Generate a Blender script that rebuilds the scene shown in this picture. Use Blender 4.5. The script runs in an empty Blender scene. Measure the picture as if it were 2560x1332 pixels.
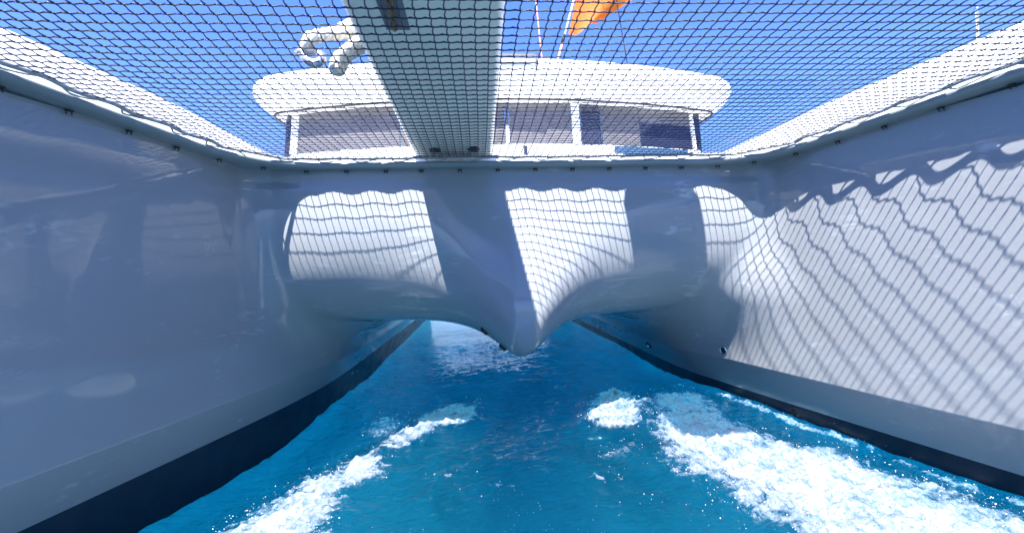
import bpy, bmesh, math, random
import numpy as np
from mathutils import Vector, Matrix

random.seed(7)
rng = np.random.default_rng(11)
ZS = 1.42                      # height of the camera frame's origin above the sea
scene = bpy.context.scene
col = scene.collection

# ------------------------------------------------------------------ camera
FPX = 1145.0
CAM = np.array([-0.308, 0.0, 0.0])
yaw, pitch, roll = 0.0708, 0.0061, 0.0278
cd = np.array([math.sin(yaw)*math.cos(pitch), math.cos(yaw)*math.cos(pitch), math.sin(pitch)])
r0 = np.array([math.cos(yaw), -math.sin(yaw), 0.0]); u0 = np.cross(r0, cd)
cr = r0*math.cos(roll) - u0*math.sin(roll); cu = u0*math.cos(roll) + r0*math.sin(roll)
cam_data = bpy.data.cameras.new("camera")
cam_data.sensor_width = 36.0
cam_data.lens = 36.0*FPX/2560.0
cam_data.clip_start = 0.02
cam_data.clip_end = 8000.0
cam_data.dof.use_dof = True
cam_data.dof.focus_distance = 3.5
cam_data.dof.aperture_fstop = 3.2
cam = bpy.data.objects.new("camera", cam_data)
col.objects.link(cam)
m = Matrix(((cr[0], cu[0], -cd[0], CAM[0]), (cr[1], cu[1], -cd[1], CAM[1]),
            (cr[2], cu[2], -cd[2], CAM[2]+ZS), (0, 0, 0, 1)))
cam.matrix_world = m
scene.camera = cam

def ray(px, py):               # a measured point of the photograph as a direction
    return cd + cr*(px-1280.0)/FPX - cu*(py-666.0)/FPX
def onz(px, py, z):
    v = ray(px, py); return CAM + v*(z-CAM[2])/v[2]
def ony(px, py, y):
    v = ray(px, py); return CAM + v*y/v[1]

# ------------------------------------------------------------------ light
TO_SUN = Vector((-0.20, -0.571, 1.0)).normalized()
world = bpy.data.worlds.new("World"); scene.world = world
world.use_nodes = True
wn = world.node_tree.nodes; wl = world.node_tree.links
wn.clear()
sky = wn.new("ShaderNodeTexSky"); sky.sky_type = 'NISHITA'; sky.sun_disc = False
sky.sun_elevation = math.asin(TO_SUN.z)
sky.sun_rotation = math.atan2(TO_SUN.x, TO_SUN.y)
sky.air_density = 1.25; sky.dust_density = 0.3; sky.ozone_density = 3.0
bg = wn.new("ShaderNodeBackground"); bg.inputs[1].default_value = 0.069
wo = wn.new("ShaderNodeOutputWorld")
tint_ = wn.new("ShaderNodeMix"); tint_.data_type = 'RGBA'; tint_.blend_type = 'MULTIPLY'; tint_.inputs[0].default_value = 1.0
tint_.inputs[7].default_value = (0.54, 0.74, 1.42, 1)      # the photograph's cold white balance
wl.new(sky.outputs[0], tint_.inputs[6]); wl.new(tint_.outputs[2], bg.inputs[0]); wl.new(bg.outputs[0], wo.inputs[0])
sun_data = bpy.data.lights.new("sun", 'SUN'); sun_data.energy = 5.0
sun_data.angle = math.radians(0.53); sun_data.color = (1.0, 0.97, 0.92)
sun = bpy.data.objects.new("sun", sun_data); col.objects.link(sun)
sun.rotation_euler = TO_SUN.to_track_quat('Z', 'Y').to_euler()
scene.view_settings.view_transform = 'Standard'
scene.view_settings.look = 'None'
scene.view_settings.exposure = 2.0
scene.view_settings.gamma = 1.0
scene.render.engine = 'CYCLES'
scene.cycles.use_denoising = True
scene.cycles.max_bounces = 8
scene.cycles.diffuse_bounces = 4
scene.cycles.glossy_bounces = 4
scene.cycles.sample_clamp_indirect = 6.0
scene.cycles.caustics_reflective = False
scene.cycles.caustics_refractive = False

# ------------------------------------------------------------------ materials
def material(name, color, rough=0.5, metal=0.0, spec=0.5, coat=0.0, bump=None, vary=None, rvary=None, ior=1.5):
    mt = bpy.data.materials.new(name); mt.use_nodes = True
    nt = mt.node_tree; n = nt.nodes; l = nt.links
    b = n["Principled BSDF"]
    b.inputs["Base Color"].default_value = (*color, 1)
    b.inputs["Roughness"].default_value = rough
    b.inputs["Metallic"].default_value = metal
    b.inputs["Specular IOR Level"].default_value = spec
    b.inputs["Coat Weight"].default_value = coat
    b.inputs["IOR"].default_value = ior
    tc = n.new("ShaderNodeTexCoord")
    if vary:
        sc, lo, hi = vary
        t = n.new("ShaderNodeTexNoise"); t.inputs["Scale"].default_value = sc; t.inputs["Detail"].default_value = 5
        l.new(tc.outputs["Object"], t.inputs["Vector"])
        r = n.new("ShaderNodeMapRange"); r.inputs[1].default_value = 0.3; r.inputs[2].default_value = 0.7
        r.inputs[3].default_value = lo; r.inputs[4].default_value = hi
        l.new(t.outputs[0], r.inputs[0])
        mx = n.new("ShaderNodeMix"); mx.data_type = 'RGBA'; mx.blend_type = 'MULTIPLY'; mx.inputs[0].default_value = 1
        mx.inputs[6].default_value = (*color, 1)
        l.new(r.outputs[0], mx.inputs[7]); l.new(mx.outputs[2], b.inputs["Base Color"])
    if rvary:
        sc, lo, hi = rvary
        t = n.new("ShaderNodeTexNoise"); t.inputs["Scale"].default_value = sc; t.inputs["Detail"].default_value = 4
        l.new(tc.outputs["Object"], t.inputs["Vector"])
        r = n.new("ShaderNodeMapRange"); r.inputs[1].default_value = 0.35; r.inputs[2].default_value = 0.65
        r.inputs[3].default_value = lo; r.inputs[4].default_value = hi
        l.new(t.outputs[0], r.inputs[0]); l.new(r.outputs[0], b.inputs["Roughness"])
    if bump:
        sc, st, dist = bump
        t = n.new("ShaderNodeTexNoise"); t.inputs["Scale"].default_value = sc; t.inputs["Detail"].default_value = 3
        l.new(tc.outputs["Object"], t.inputs["Vector"])
        bp = n.new("ShaderNodeBump"); bp.inputs["Strength"].default_value = st; bp.inputs["Distance"].default_value = dist
        l.new(t.outputs[0], bp.inputs["Height"]); l.new(bp.outputs[0], b.inputs["Normal"])
    return mt

M = {}
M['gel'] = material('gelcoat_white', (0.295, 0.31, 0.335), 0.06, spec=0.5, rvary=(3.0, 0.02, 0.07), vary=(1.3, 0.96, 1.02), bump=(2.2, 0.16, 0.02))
M['gel_lip'] = material('gelcoat_lip', (0.22, 0.26, 0.28), 0.25, vary=(4.0, 0.92, 1.03))
M['deck'] = material('deck_white', (0.84, 0.84, 0.82), 0.45, bump=(60, 0.1, 0.01), vary=(2.0, 0.95, 1.0))
M['anti'] = material('antifouling_navy', (0.012, 0.02, 0.04), 0.35, spec=0.4, rvary=(5, 0.3, 0.42), vary=(9, 0.8, 1.2), bump=(40, 0.1, 0.003))
M['beam'] = material('beam_grey', (0.87, 0.89, 0.82), 0.4, vary=(3.0, 0.93, 1.04))
M['slot'] = material('slot_grey', (0.16, 0.20, 0.24), 0.5)
M['rub'] = material('black_rubber', (0.012, 0.013, 0.015), 0.45)
M['steel'] = material('stainless', (0.62, 0.64, 0.66), 0.22, metal=1.0)
M['galv'] = material('galvanised', (0.55, 0.58, 0.62), 0.35, metal=0.9, vary=(40, 0.7, 1.1))
M['chain'] = material('rusty_chain', (0.22, 0.16, 0.11), 0.65, metal=0.4, vary=(60, 0.5, 1.3))
M['cord'] = material('navy_cord', (0.008, 0.016, 0.050), 0.35, spec=0.6, bump=(520, 0.9, 0.004))
M['lash'] = material('lashing_white', (0.42, 0.42, 0.41), 0.75, bump=(260, 0.7, 0.004), vary=(20, 0.75, 1.1))
M['rope'] = material('cream_rope', (0.78, 0.72, 0.60), 0.8, bump=(180, 0.6, 0.004), vary=(14, 0.8, 1.08))
M['roof'] = material('roof_white', (0.86, 0.86, 0.85), 0.35, vary=(1.0, 0.97, 1.0))
M['trim'] = material('window_trim_black', (0.012, 0.012, 0.012), 0.4)
M['glass'] = material('window_glass', (0.125, 0.12, 0.125), 0.15, spec=0.3, vary=(1.1, 0.7, 1.2))
M['glass_dark'] = material('window_glass_dark', (0.018, 0.022, 0.045), 0.08, spec=0.4)
M['glass_pale'] = material('window_glass_pale', (0.05, 0.10, 0.17), 0.06, spec=0.6)
M['frame'] = material('window_frame_grey', (0.10, 0.10, 0.12), 0.4)
M['mast'] = material('mast_aluminium', (0.50, 0.40, 0.30), 0.4, metal=0.2)
M['orange'] = material('orange_cloth', (0.95, 0.20, 0.02), 0.7, bump=(30, 0.3, 0.02))
M['red_line'] = material('pink_line', (0.75, 0.30, 0.28), 0.6)
M['caster_mat'] = material('caster_grey', (0.45, 0.45, 0.44), 0.6)  # surface of the added shadow caster above the net

# pale wisps of rippled light off the water, painted into the gelcoat colour
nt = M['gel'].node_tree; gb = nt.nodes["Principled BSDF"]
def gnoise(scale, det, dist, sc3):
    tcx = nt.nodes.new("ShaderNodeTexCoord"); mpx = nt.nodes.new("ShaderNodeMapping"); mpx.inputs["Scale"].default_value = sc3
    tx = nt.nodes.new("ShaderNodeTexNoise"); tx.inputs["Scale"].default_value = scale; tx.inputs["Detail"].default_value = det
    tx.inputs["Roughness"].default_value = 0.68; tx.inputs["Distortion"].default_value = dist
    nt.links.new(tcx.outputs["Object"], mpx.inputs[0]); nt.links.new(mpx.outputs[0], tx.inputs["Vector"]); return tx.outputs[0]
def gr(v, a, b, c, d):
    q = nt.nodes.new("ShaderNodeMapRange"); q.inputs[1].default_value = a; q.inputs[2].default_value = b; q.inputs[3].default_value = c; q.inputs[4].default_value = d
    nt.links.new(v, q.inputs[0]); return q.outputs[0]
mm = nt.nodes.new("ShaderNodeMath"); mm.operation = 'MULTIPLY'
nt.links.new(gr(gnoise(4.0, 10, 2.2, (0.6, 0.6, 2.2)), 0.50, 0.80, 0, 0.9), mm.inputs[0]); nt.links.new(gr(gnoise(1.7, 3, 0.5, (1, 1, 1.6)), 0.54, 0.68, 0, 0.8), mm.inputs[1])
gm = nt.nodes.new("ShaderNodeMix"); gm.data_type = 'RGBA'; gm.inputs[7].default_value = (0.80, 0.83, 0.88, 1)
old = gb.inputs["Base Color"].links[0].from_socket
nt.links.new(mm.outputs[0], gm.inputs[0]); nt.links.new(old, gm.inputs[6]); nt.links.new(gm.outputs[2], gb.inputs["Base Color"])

# orange cloth is thin: let the sun shine through it
nt = M['orange'].node_tree; b_ = nt.nodes["Principled BSDF"]
tr_ = nt.nodes.new("ShaderNodeBsdfTranslucent"); tr_.inputs[0].default_value = (0.95, 0.22, 0.02, 1)
mx_ = nt.nodes.new("ShaderNodeMixShader"); mx_.inputs[0].default_value = 0.5
nt.links.new(b_.outputs[0], mx_.inputs[1]); nt.links.new(tr_.outputs[0], mx_.inputs[2])
nt.links.new(mx_.outputs[0], nt.nodes["Material Output"].inputs[0])

# ------------------------------------------------------------------ helpers
def obj(name, verts, faces, mat, parent=None, smooth=True, normals=None):
    me = bpy.data.meshes.new(name)
    v = np.asarray(verts, dtype=np.float32)
    if isinstance(faces, np.ndarray):
        k = faces.shape[1]; nf = len(faces)
        me.vertices.add(len(v)); me.vertices.foreach_set("co", v.ravel())
        me.loops.add(nf*k); me.loops.foreach_set("vertex_index", faces.astype(np.int32).ravel())
        me.polygons.add(nf); me.polygons.foreach_set("loop_start", np.arange(nf, dtype=np.int32)*k)
        me.update(calc_edges=True); me.validate()
    else:
        me.from_pydata([tuple(map(float, p)) for p in v], [], faces); me.update()
    if smooth:
        me.polygons.foreach_set("use_smooth", np.ones(len(me.polygons), dtype=bool))
    if normals is not None:
        me.normals_split_custom_set_from_vertices([tuple(map(float, q)) for q in normals])
    o = bpy.data.objects.new(name, me); me.materials.append(M[mat] if isinstance(mat, str) else mat)
    col.objects.link(o)
    if parent: o.parent = parent
    return o

def empty(name, loc=(0, 0, 0)):
    o = bpy.data.objects.new(name, None); col.objects.link(o); o.location = loc
    o.empty_display_size = 0.2
    return o

def tag(o, label=None, cat=None, group=None, kind=None):
    if label: o['label'] = label
    if cat: o['category'] = cat
    if group: o['group'] = group
    if kind: o['kind'] = kind
    return o

class MB:
    def __init__(s): s.v = []; s.f = []
    def add(s, v, f):
        o = len(s.v); s.v += [tuple(map(float, p)) for p in v]; s.f += [tuple(i+o for i in q) for q in f]; return s
    def box(s, c, h, bev=0.0, rot=None):
        bm = bmesh.new(); bmesh.ops.create_cube(bm, size=2)
        for q in bm.verts: q.co = Vector((q.co.x*h[0], q.co.y*h[1], q.co.z*h[2]))
        if bev > 0: bmesh.ops.bevel(bm, geom=list(bm.edges), offset=bev, segments=2, affect='EDGES', profile=0.5)
        bm.verts.index_update()
        vs = [q.co.copy() for q in bm.verts]
        if rot is not None: vs = [rot @ p for p in vs]
        s.add([(p.x+c[0], p.y+c[1], p.z+c[2]) for p in vs], [[q.index for q in f.verts] for f in bm.faces]); bm.free()
        return s
    def tube(s, pts, rad, n=6, cap=True, closed=False):
        v, f = tube_geo(pts, rad, n, cap, closed); return s.add(v, f)
    def build(s, name, mat, parent=None, smooth=True): return obj(name, s.v, s.f, mat, parent, smooth)

def frames(P, closed=False):
    P = np.asarray(P, float)
    if closed: T = np.roll(P, -1, 0) - np.roll(P, 1, 0)
    else: T = np.gradient(P, axis=0)
    T /= np.linalg.norm(T, axis=1)[:, None] + 1e-12
    ref = np.array([0, 0, 1.0])
    A = np.cross(T, ref); bad = np.linalg.norm(A, axis=1) < 1e-3
    A[bad] = np.cross(T[bad], np.array([0, 1.0, 0]))
    A /= np.linalg.norm(A, axis=1)[:, None]
    B = np.cross(A, T)
    return T, A, B

def tube_geo(P, rad, n=6, cap=True, closed=False):
    P = np.asarray(P, float); k = len(P)
    T, A, B = frames(P, closed)
    r = np.broadcast_to(np.asarray(rad, float), (k,))
    a = np.arange(n)*2*math.pi/n
    V = P[:, None, :] + r[:, None, None]*(np.cos(a)[None, :, None]*A[:, None, :] + np.sin(a)[None, :, None]*B[:, None, :])
    V = V.reshape(-1, 3); F = []
    for i in range(k if closed else k-1):
        i2 = (i+1) % k
        for j in range(n):
            j2 = (j+1) % n
            F.append((i*n+j, i*n+j2, i2*n+j2, i2*n+j))
    if cap and not closed:
        F.append(tuple(range(n-1, -1, -1))); F.append(tuple((k-1)*n+j for j in range(n)))
    return V, F

def tube_np(P, rad, n=5):
    P = np.asarray(P, float); k = len(P)
    T, A, B = frames(P)
    r = np.broadcast_to(np.asarray(rad, float), (k,))
    a = np.arange(n)*2*math.pi/n
    V = (P[:, None, :] + r[:, None, None]*(np.cos(a)[None, :, None]*A[:, None, :] + np.sin(a)[None, :, None]*B[:, None, :])).reshape(-1, 3)
    i = np.arange(k-1)[:, None]; j = np.arange(n)[None, :]; j2 = (j+1) % n
    F = np.stack([i*n+j, i*n+j2, (i+1)*n+j2, (i+1)*n+j], -1).reshape(-1, 4)
    return V, F

def sweep(path, nrm, prof):          # path (k,3), nrm (k,3) sideways, prof [(n,z)...] -> grid mesh
    path = np.asarray(path); nrm = np.asarray(nrm); prof = np.asarray(prof, float)
    k, p = len(path), len(prof)
    V = path[:, None, :] + prof[None, :, 0, None]*nrm[:, None, :] + prof[None, :, 1, None]*np.array([0, 0, 1.0])
    i = np.arange(k-1)[:, None]; j = np.arange(p-1)[None, :]
    F = np.stack([i*p+j, i*p+j+1, (i+1)*p+j+1, (i+1)*p+j], -1).reshape(-1, 4)
    return V.reshape(-1, 3), F

def perlin(x, y, seed=0):
    r_ = np.random.default_rng(seed); perm = r_.permutation(256); perm = np.concatenate([perm, perm])
    ang = r_.random(256)*2*math.pi; gx, gy = np.cos(ang), np.sin(ang)
    xi = np.floor(x).astype(int); yi = np.floor(y).astype(int); xf = x-xi; yf = y-yi
    xi &= 255; yi &= 255
    fade = lambda t: t*t*t*(t*(t*6-15)+10)
    def grad(ix, iy, dx, dy):
        h = perm[perm[ix & 255]+(iy & 255)]; return gx[h]*dx+gy[h]*dy
    u, v = fade(xf), fade(yf)
    a = grad(xi, yi, xf, yf); b = grad(xi+1, yi, xf-1, yf); c = grad(xi, yi+1, xf, yf-1); d = grad(xi+1, yi+1, xf-1, yf-1)
    return (a*(1-u)+b*u)*(1-v)+(c*(1-u)+d*u)*v*1.0

def fbm(x, y, oct=4, seed=0, gain=0.5):
    s = 0; a = 1.0
    for o in range(oct):
        s = s + a*perlin(x*2**o+o*17.3, y*2**o-o*9.1, seed+o); a *= gain
    return s

def sstep(a, b, x):
    t = np.clip((x-a)/(b-a), 0, 1); return t*t*(3-2*t)

# ------------------------------------------------------------------ shape of the boat's underside
D = 3.5575
def gdist(y):
    t = D-y; k = 0.4
    return -1.1 + k*np.logaddexp(0, (t+1.1)/k)
def Wdeck(y): return 2.0 + 0.25*gdist(y)
ZA = -1.148
def Xhull(y, z):
    g = gdist(y)
    zc = -0.875 + 0.0*g
    wd, wc, wa = 2.0+0.25*g, 2.03+0.24*g, 2.16+0.24*g
    ww, wk = 2.25+0.24*g, 2.7+0.24*g
    t = np.clip((0.82-z)/(0.82-zc), -0.2, 1)
    up = wd + (wc-wd)*t - 0.01*np.sin(np.clip(t, 0, 1)*math.pi)
    lo1 = wc + (wa-wc)*(zc-z)/(zc-ZA)
    lo2 = wa + (ww-wa)*(ZA-z)/(ZA+1.50)
    lo3 = ww + (wk-ww)*((-1.50-z)/0.6)**2
    return np.where(z > zc, up, np.where(z > ZA, lo1, np.where(z > -1.50, lo2, lo3)))
def smin(a, b, k):
    h = np.maximum(k-np.abs(a-b), 0)/k
    return np.minimum(a, b) - h*h*k*0.25
def Nridge(x):
    a = np.maximum(np.sqrt((np.abs(x-0.02))**2+0.00004)-0.07, 0)
    return np.exp(-(a/0.30)**1.25)
def Nkeel(x):
    a = np.sqrt(x*x+0.05**2)-0.05
    return np.exp(-(a/0.27)**1.15)
def body(x, y, z):
    N = Nridge(x)
    yf = D - 0.20*sstep(0.62, -0.35, z)*N - 0.014*sstep(0.70, 0.63, z)
    zc = -0.45 - 0.235*Nkeel(x) - 0.42*sstep(10.0, 12.5, y)  # roof dropped aft, out of view, shaped to block the rear sky's reflection
    k = 1.0 - 0.72*Nridge(x*0.8)
    return -smin(-(yf-y), -(zc-z), k)
def field(x, y, z, kk=None):
    dh = Xhull(y, z) - np.abs(x)
    db = body(x, y, z)
    k2 = (0.19 + (0.16+0.10*np.tanh(x/0.8))*sstep(0.25, -0.35, z) + 0.55*sstep(3.85, 4.8, y)*sstep(-0.1, -0.5, z)) if kk is None else kk
    return smin(dh, db, k2)
def gradient(P):
    h = 0.003; x, y, z = P[:, 0], P[:, 1], P[:, 2]
    G = np.stack([field(x+h, y, z)-field(x-h, y, z), field(x, y+h, z)-field(x, y-h, z), field(x, y, z+h)-field(x, y, z-h)], -1)/(2*h)
    return G

def surface_nets(xs, ys, zs):
    X, Y, Z = np.meshgrid(xs, ys, zs, indexing='ij')
    Fv = field(X, Y, Z)
    S = Fv < 0
    nx, ny, nz = Fv.shape
    corners = [(a, b, c) for a in (0, 1) for b in (0, 1) for c in (0, 1)]
    sl = lambda A, o: A[o[0]:nx-1+o[0], o[1]:ny-1+o[1], o[2]:nz-1+o[2]]
    cnt = sum(sl(S, o).astype(np.int8) for o in corners)
    mixed = (cnt > 0) & (cnt < 8)
    ids = -np.ones(mixed.shape, dtype=np.int64); idx = np.argwhere(mixed); ids[mixed] = np.arange(len(idx))
    acc = np.zeros((len(idx), 3)); num = np.zeros(len(idx))
    I, J, K = idx.T
    for a in corners:
        for ax in range(3):
            if a[ax] == 1: continue
            b = list(a); b[ax] = 1
            ia = (I+a[0], J+a[1], K+a[2]); ib = (I+b[0], J+b[1], K+b[2])
            fa, fb = Fv[ia], Fv[ib]; mk = (fa < 0) != (fb < 0)
            t = np.where(mk, fa/(fa-fb+1e-20), 0)
            pa = np.stack([xs[ia[0]], ys[ia[1]], zs[ia[2]]], -1); pb = np.stack([xs[ib[0]], ys[ib[1]], zs[ib[2]]], -1)
            acc[mk] += (pa+(pb-pa)*t[:, None])[mk]; num[mk] += 1
    P = acc/num[:, None]
    quads = []
    for ax in range(3):
        o1 = [0, 0, 0]; o1[ax] = 1
        A = S[:nx-o1[0], :ny-o1[1], :nz-o1[2]]; B = S[o1[0]:, o1[1]:, o1[2]:]
        e = np.argwhere(A != B); sgn = A[A != B]
        u, v = (ax+1) % 3, (ax+2) % 3
        ok = (e[:, u] > 0) & (e[:, v] > 0)
        lim = [nx-1, ny-1, nz-1]
        ok &= (e[:, u] < lim[u]) & (e[:, v] < lim[v])
        e = e[ok]; sgn = sgn[ok]
        def cell(du, dv):
            q = e.copy(); q[:, u] -= du; q[:, v] -= dv; return ids[q[:, 0], q[:, 1], q[:, 2]]
        q = np.stack([cell(1, 1), cell(0, 1), cell(0, 0), cell(1, 0)], -1)
        q[~sgn] = q[~sgn][:, ::-1]
        quads.append(q)
    Q = np.concatenate(quads)
    for _ in range(4):                       # pull the points onto the exact surface
        G = gradient(P); f = field(P[:, 0], P[:, 1], P[:, 2])
        P = P - G*(f/np.maximum((G*G).sum(1), 1e-6))[:, None]*0.9
    return P, Q

xs = np.arange(-3.9, 3.91, 0.036)
ys = np.concatenate([np.arange(-3.0, 0, 0.12), np.arange(0, 2.9, 0.06), np.arange(2.9, 5.2, 0.03), np.arange(5.2, 9, 0.06), np.arange(9, 15.2, 0.15)])
zs = np.concatenate([np.arange(-2.15, -1.65, 0.07), np.arange(-1.65, -1.21, 0.035), np.arange(-1.21, -1.08, 0.0163), np.arange(-1.08, -1.0, 0.035), np.arange(-1.0, -0.74, 0.014), np.arange(-0.74, 0.87, 0.03)])
P, Q = surface_nets(xs, ys, zs)
cen = P[Q].mean(1)
dh_ = Xhull(cen[:, 1], cen[:, 2])-np.abs(cen[:, 0]); db_ = body(cen[:, 0], cen[:, 1], cen[:, 2])
is_hull = dh_ < db_

def submesh(mask):
    q = Q[mask]; used, inv = np.unique(q, return_inverse=True)
    return P[used], inv.reshape(q.shape)

def normals_of(V):
    G = gradient(np.asarray(V, float)); return G/(np.linalg.norm(G, axis=1)[:, None]+1e-9)

cat = empty("catamaran", (0, 0, 0))
tag(cat, "white catamaran seen from under its bow net, twin hulls and bridge deck", "catamaran")

V, F = submesh(~is_hull)
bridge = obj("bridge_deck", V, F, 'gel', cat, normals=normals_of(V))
hulls = {}
for s, side in ((-1, 'port'), (1, 'starboard')):
    V, F = submesh(is_hull & (cen[:, 0]*s > 0))
    bm = bmesh.new(); vs = [bm.verts.new(p) for p in V]
    for q in F: bm.faces.new([vs[i] for i in q])
    bmesh.ops.bisect_plane(bm, geom=list(bm.verts)+list(bm.edges)+list(bm.faces), plane_co=(0, 0, ZA), plane_no=(0, 0, 1), dist=1e-5)
    bm.verts.index_update()
    co = np.array([v.co for v in bm.verts]); up, dn = [], []
    for f in bm.faces:
        (up if f.calc_center_median().z > ZA else dn).append([v.index for v in f.verts])
    bm.free()
    def part(faces):
        used = sorted({i for f in faces for i in f}); mp = {u: i for i, u in enumerate(used)}
        return co[used], [tuple(mp[i] for i in f) for f in faces]
    v1, f1 = part(up); v2, f2 = part(dn)
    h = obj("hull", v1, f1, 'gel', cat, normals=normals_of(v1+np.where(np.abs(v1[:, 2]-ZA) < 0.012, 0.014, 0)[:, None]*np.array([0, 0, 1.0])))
    tag(h, "hull with net shadow lines in sunlight" if s > 0 else "hull wholly in blue shade")
    a = obj("antifouling", v2, f2, 'anti', h, normals=normals_of(v2-np.where(np.abs(v2[:, 2]-ZA) < 0.012, 0.014, 0)[:, None]*np.array([0, 0, 1.0])))
    hulls[s] = h

# ------------------------------------------------------------------ gunwale path at net level
def lip_path():
    c = np.array([0.0, 2.0]); out = []
    a0 = math.atan2(-2.9-c[1], -3.6); a1 = math.atan2(-2.9-c[1], 3.6)
    angs = np.linspace(2*math.pi+a0, 2*math.pi+a1-2*math.pi, 900)   # left-front, round by the stern, to right-front
    dx, dy = np.cos(angs), np.sin(angs)
    lo = np.zeros_like(angs)+0.3; hi = np.zeros_like(angs)+6.5
    for _ in range(50):
        mid = (lo+hi)/2
        f = field(c[0]+dx*mid, c[1]+dy*mid, np.full_like(mid, 0.80), 0.62)
        lo = np.where(f > 0, mid, lo); hi = np.where(f > 0, hi, mid)
    p = np.stack([c[0]+dx*lo, c[1]+dy*lo], -1)
    s = np.concatenate([[0], np.cumsum(np.linalg.norm(np.diff(p, axis=0), axis=1))])
    t = np.linspace(0, s[-1], 640)
    return np.stack([np.interp(t, s, p[:, 0]), np.interp(t, s, p[:, 1])], -1), t
LP, LS = lip_path()
def zlip(y): return 0.82 + 0.048*np.maximum(D-y, 0)
LT = np.gradient(LP, axis=0); LT /= np.linalg.norm(LT, axis=1)[:, None]
LN = np.stack([LT[:, 1], -LT[:, 0]], -1)         # towards the tunnel
if (LN[0]@(np.array([0, 2.0])-LP[0])) < 0: LN = -LN
path3 = np.column_stack([LP, zlip(LP[:, 1])]); n3 = np.column_stack([LN, np.zeros(len(LN))])
V, F = sweep(path3, n3, [(-0.13, -0.036), (0.0, -0.036), (0.06, -0.036), (0.090, -0.033), (0.102, -0.025), (0.107, -0.014), (0.106, -0.004), (0.098, 0.004), (0.08, 0.008), (0.02, 0.02), (-0.02, 0.022)])
lip = obj("gunwale_lip", V, F, 'gel_lip', cat)
V, F = sweep(path3, n3, [(0.0, 0.021), (-0.005, 0.04), (-0.02, 0.055), (-0.05, 0.06), (-0.35, 0.062)])
obj("coaming", V, F, 'deck', cat)
# hooks under the lip
def hook_mesh():
    mb = MB()
    mb.box((0, 0, 0), (0.017, 0.007, 0.004), 0.001)
    for sx in (-0.011, 0.011):
        mb.tube([(sx, 0, -0.002), (sx, 0.001, -0.011), (sx+0.003, 0.005, -0.017), (sx+0.004, 0.011, -0.016)], [0.0032, 0.003, 0.0026, 0.002], 6)
    return mb
hk0 = hook_mesh().build("lacing_hook", 'rub', lip)
first = True
tot = LS[-1]; mid = tot/2
k_ = 0
for d_ in np.arange(-4.9, 4.95, 0.29):
    i = int(np.argmin(abs(LS-(mid+d_+0.12))))
    if LP[i, 1] < 0.0: continue
    o = hk0 if first else hk0.copy()
    if not first: col.objects.link(o); o.parent = lip
    first = False
    p = path3[i] + n3[i]*0.02
    o.location = (p[0], p[1], p[2]-0.047)
    o.rotation_euler = (0, 0, math.atan2(LT[i, 1], LT[i, 0])+random.uniform(-.15, .15))

# ------------------------------------------------------------------ decks
for s in (-1, 1):
    yy = np.concatenate([np.linspace(-3.0, 2.9, 32), np.linspace(3.0, 9.5, 30)])
    xw = np.array([Wdeck(min(y, 3.35)) if y < 3.35 else Wdeck(3.35)-0.02*(y-3.35) for y in yy])
    pth = np.column_stack([s*xw, yy, zlip(yy)]); nn = np.tile([-s, 0, 0.0], (len(yy), 1))
    prof = [(-0.06, 0.05), (-0.075, 0.10), (-0.11, 0.175), (-0.17, 0.265), (-0.24, 0.335), (-0.30, 0.368), (-0.40, 0.385), (-1.0, 0.39), (-1.6, 0.34), (-1.72, 0.26), (-1.76, 0.1), (-1.72, -0.9), (-1.4, -2.0)]
    V, F = sweep(pth, nn, prof)
    obj("side_deck", V, F, 'deck', cat)
yy = np.linspace(3.62, 6.2, 10); xx = np.linspace(-2.3, 2.3, 20)
G = np.array([(x, y, 0.872+0.01*(y-3.6)) for x in xx for y in yy])
i = np.arange(len(xx)-1)[:, None]; j = np.arange(len(yy)-1)[None, :]; n_ = len(yy)
obj("foredeck", G, np.stack([i*n_+j, (i+1)*n_+j, (i+1)*n_+j+1, i*n_+j+1], -1).reshape(-1, 4), 'deck', cat)

# ------------------------------------------------------------------ central beam (walkway) with chain slot
def zbeam(y): return 0.892 + 0.045*(D-y)
yb = np.linspace(-2.85, 3.75, 50)
prof = [(-0.765, 0.16), (-0.79, 0.13), (-0.79, 0.03), (-0.772, 0.006), (-0.755, 0.0), (-0.66, -0.001), (-0.53, 0.0), (-0.515, -0.006), (-0.49, -0.006), (-0.475, 0.0), (-0.215, 0.0), (-0.20, 0.006), (-0.185, 0.03), (-0.185, 0.13), (-0.21, 0.16), (-0.765, 0.16)]
pth = np.column_stack([np.zeros_like(yb), yb, zbeam(yb)])
V, F = sweep(pth, np.tile([1.0, 0, 0], (len(yb), 1)), prof)
beam = obj("walkway_beam", V, F, 'beam', cat, smooth=False)
mb = MB(); mb.box((-0.605, 1.30, zbeam(1.30)-0.004), (0.047, 0.55, 0.006), 0.002, Matrix.Rotation(-0.033, 3, 'X'))
mb.build("chain_slot", 'slot', beam, False)
for x, y in ((-0.612, 3.40), (-0.326, 3.39)):
    mb = MB(); z = float(zbeam(y))
    mb.tube([(x, y, z+0.01), (x, y, z-0.012), (x, y, z-0.02), (x, y, z-0.021)], [0.042, 0.042, 0.034, 0.014], 16)
    mb.build("rubber_buffer", 'rub', beam)
mb = MB(); mb.tube([(x, -2.9, 1.16) for x in np.linspace(-3.6, 3.6, 12)], 0.15, 18)
mb.build("bow_crossbeam", 'gel', cat)

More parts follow.
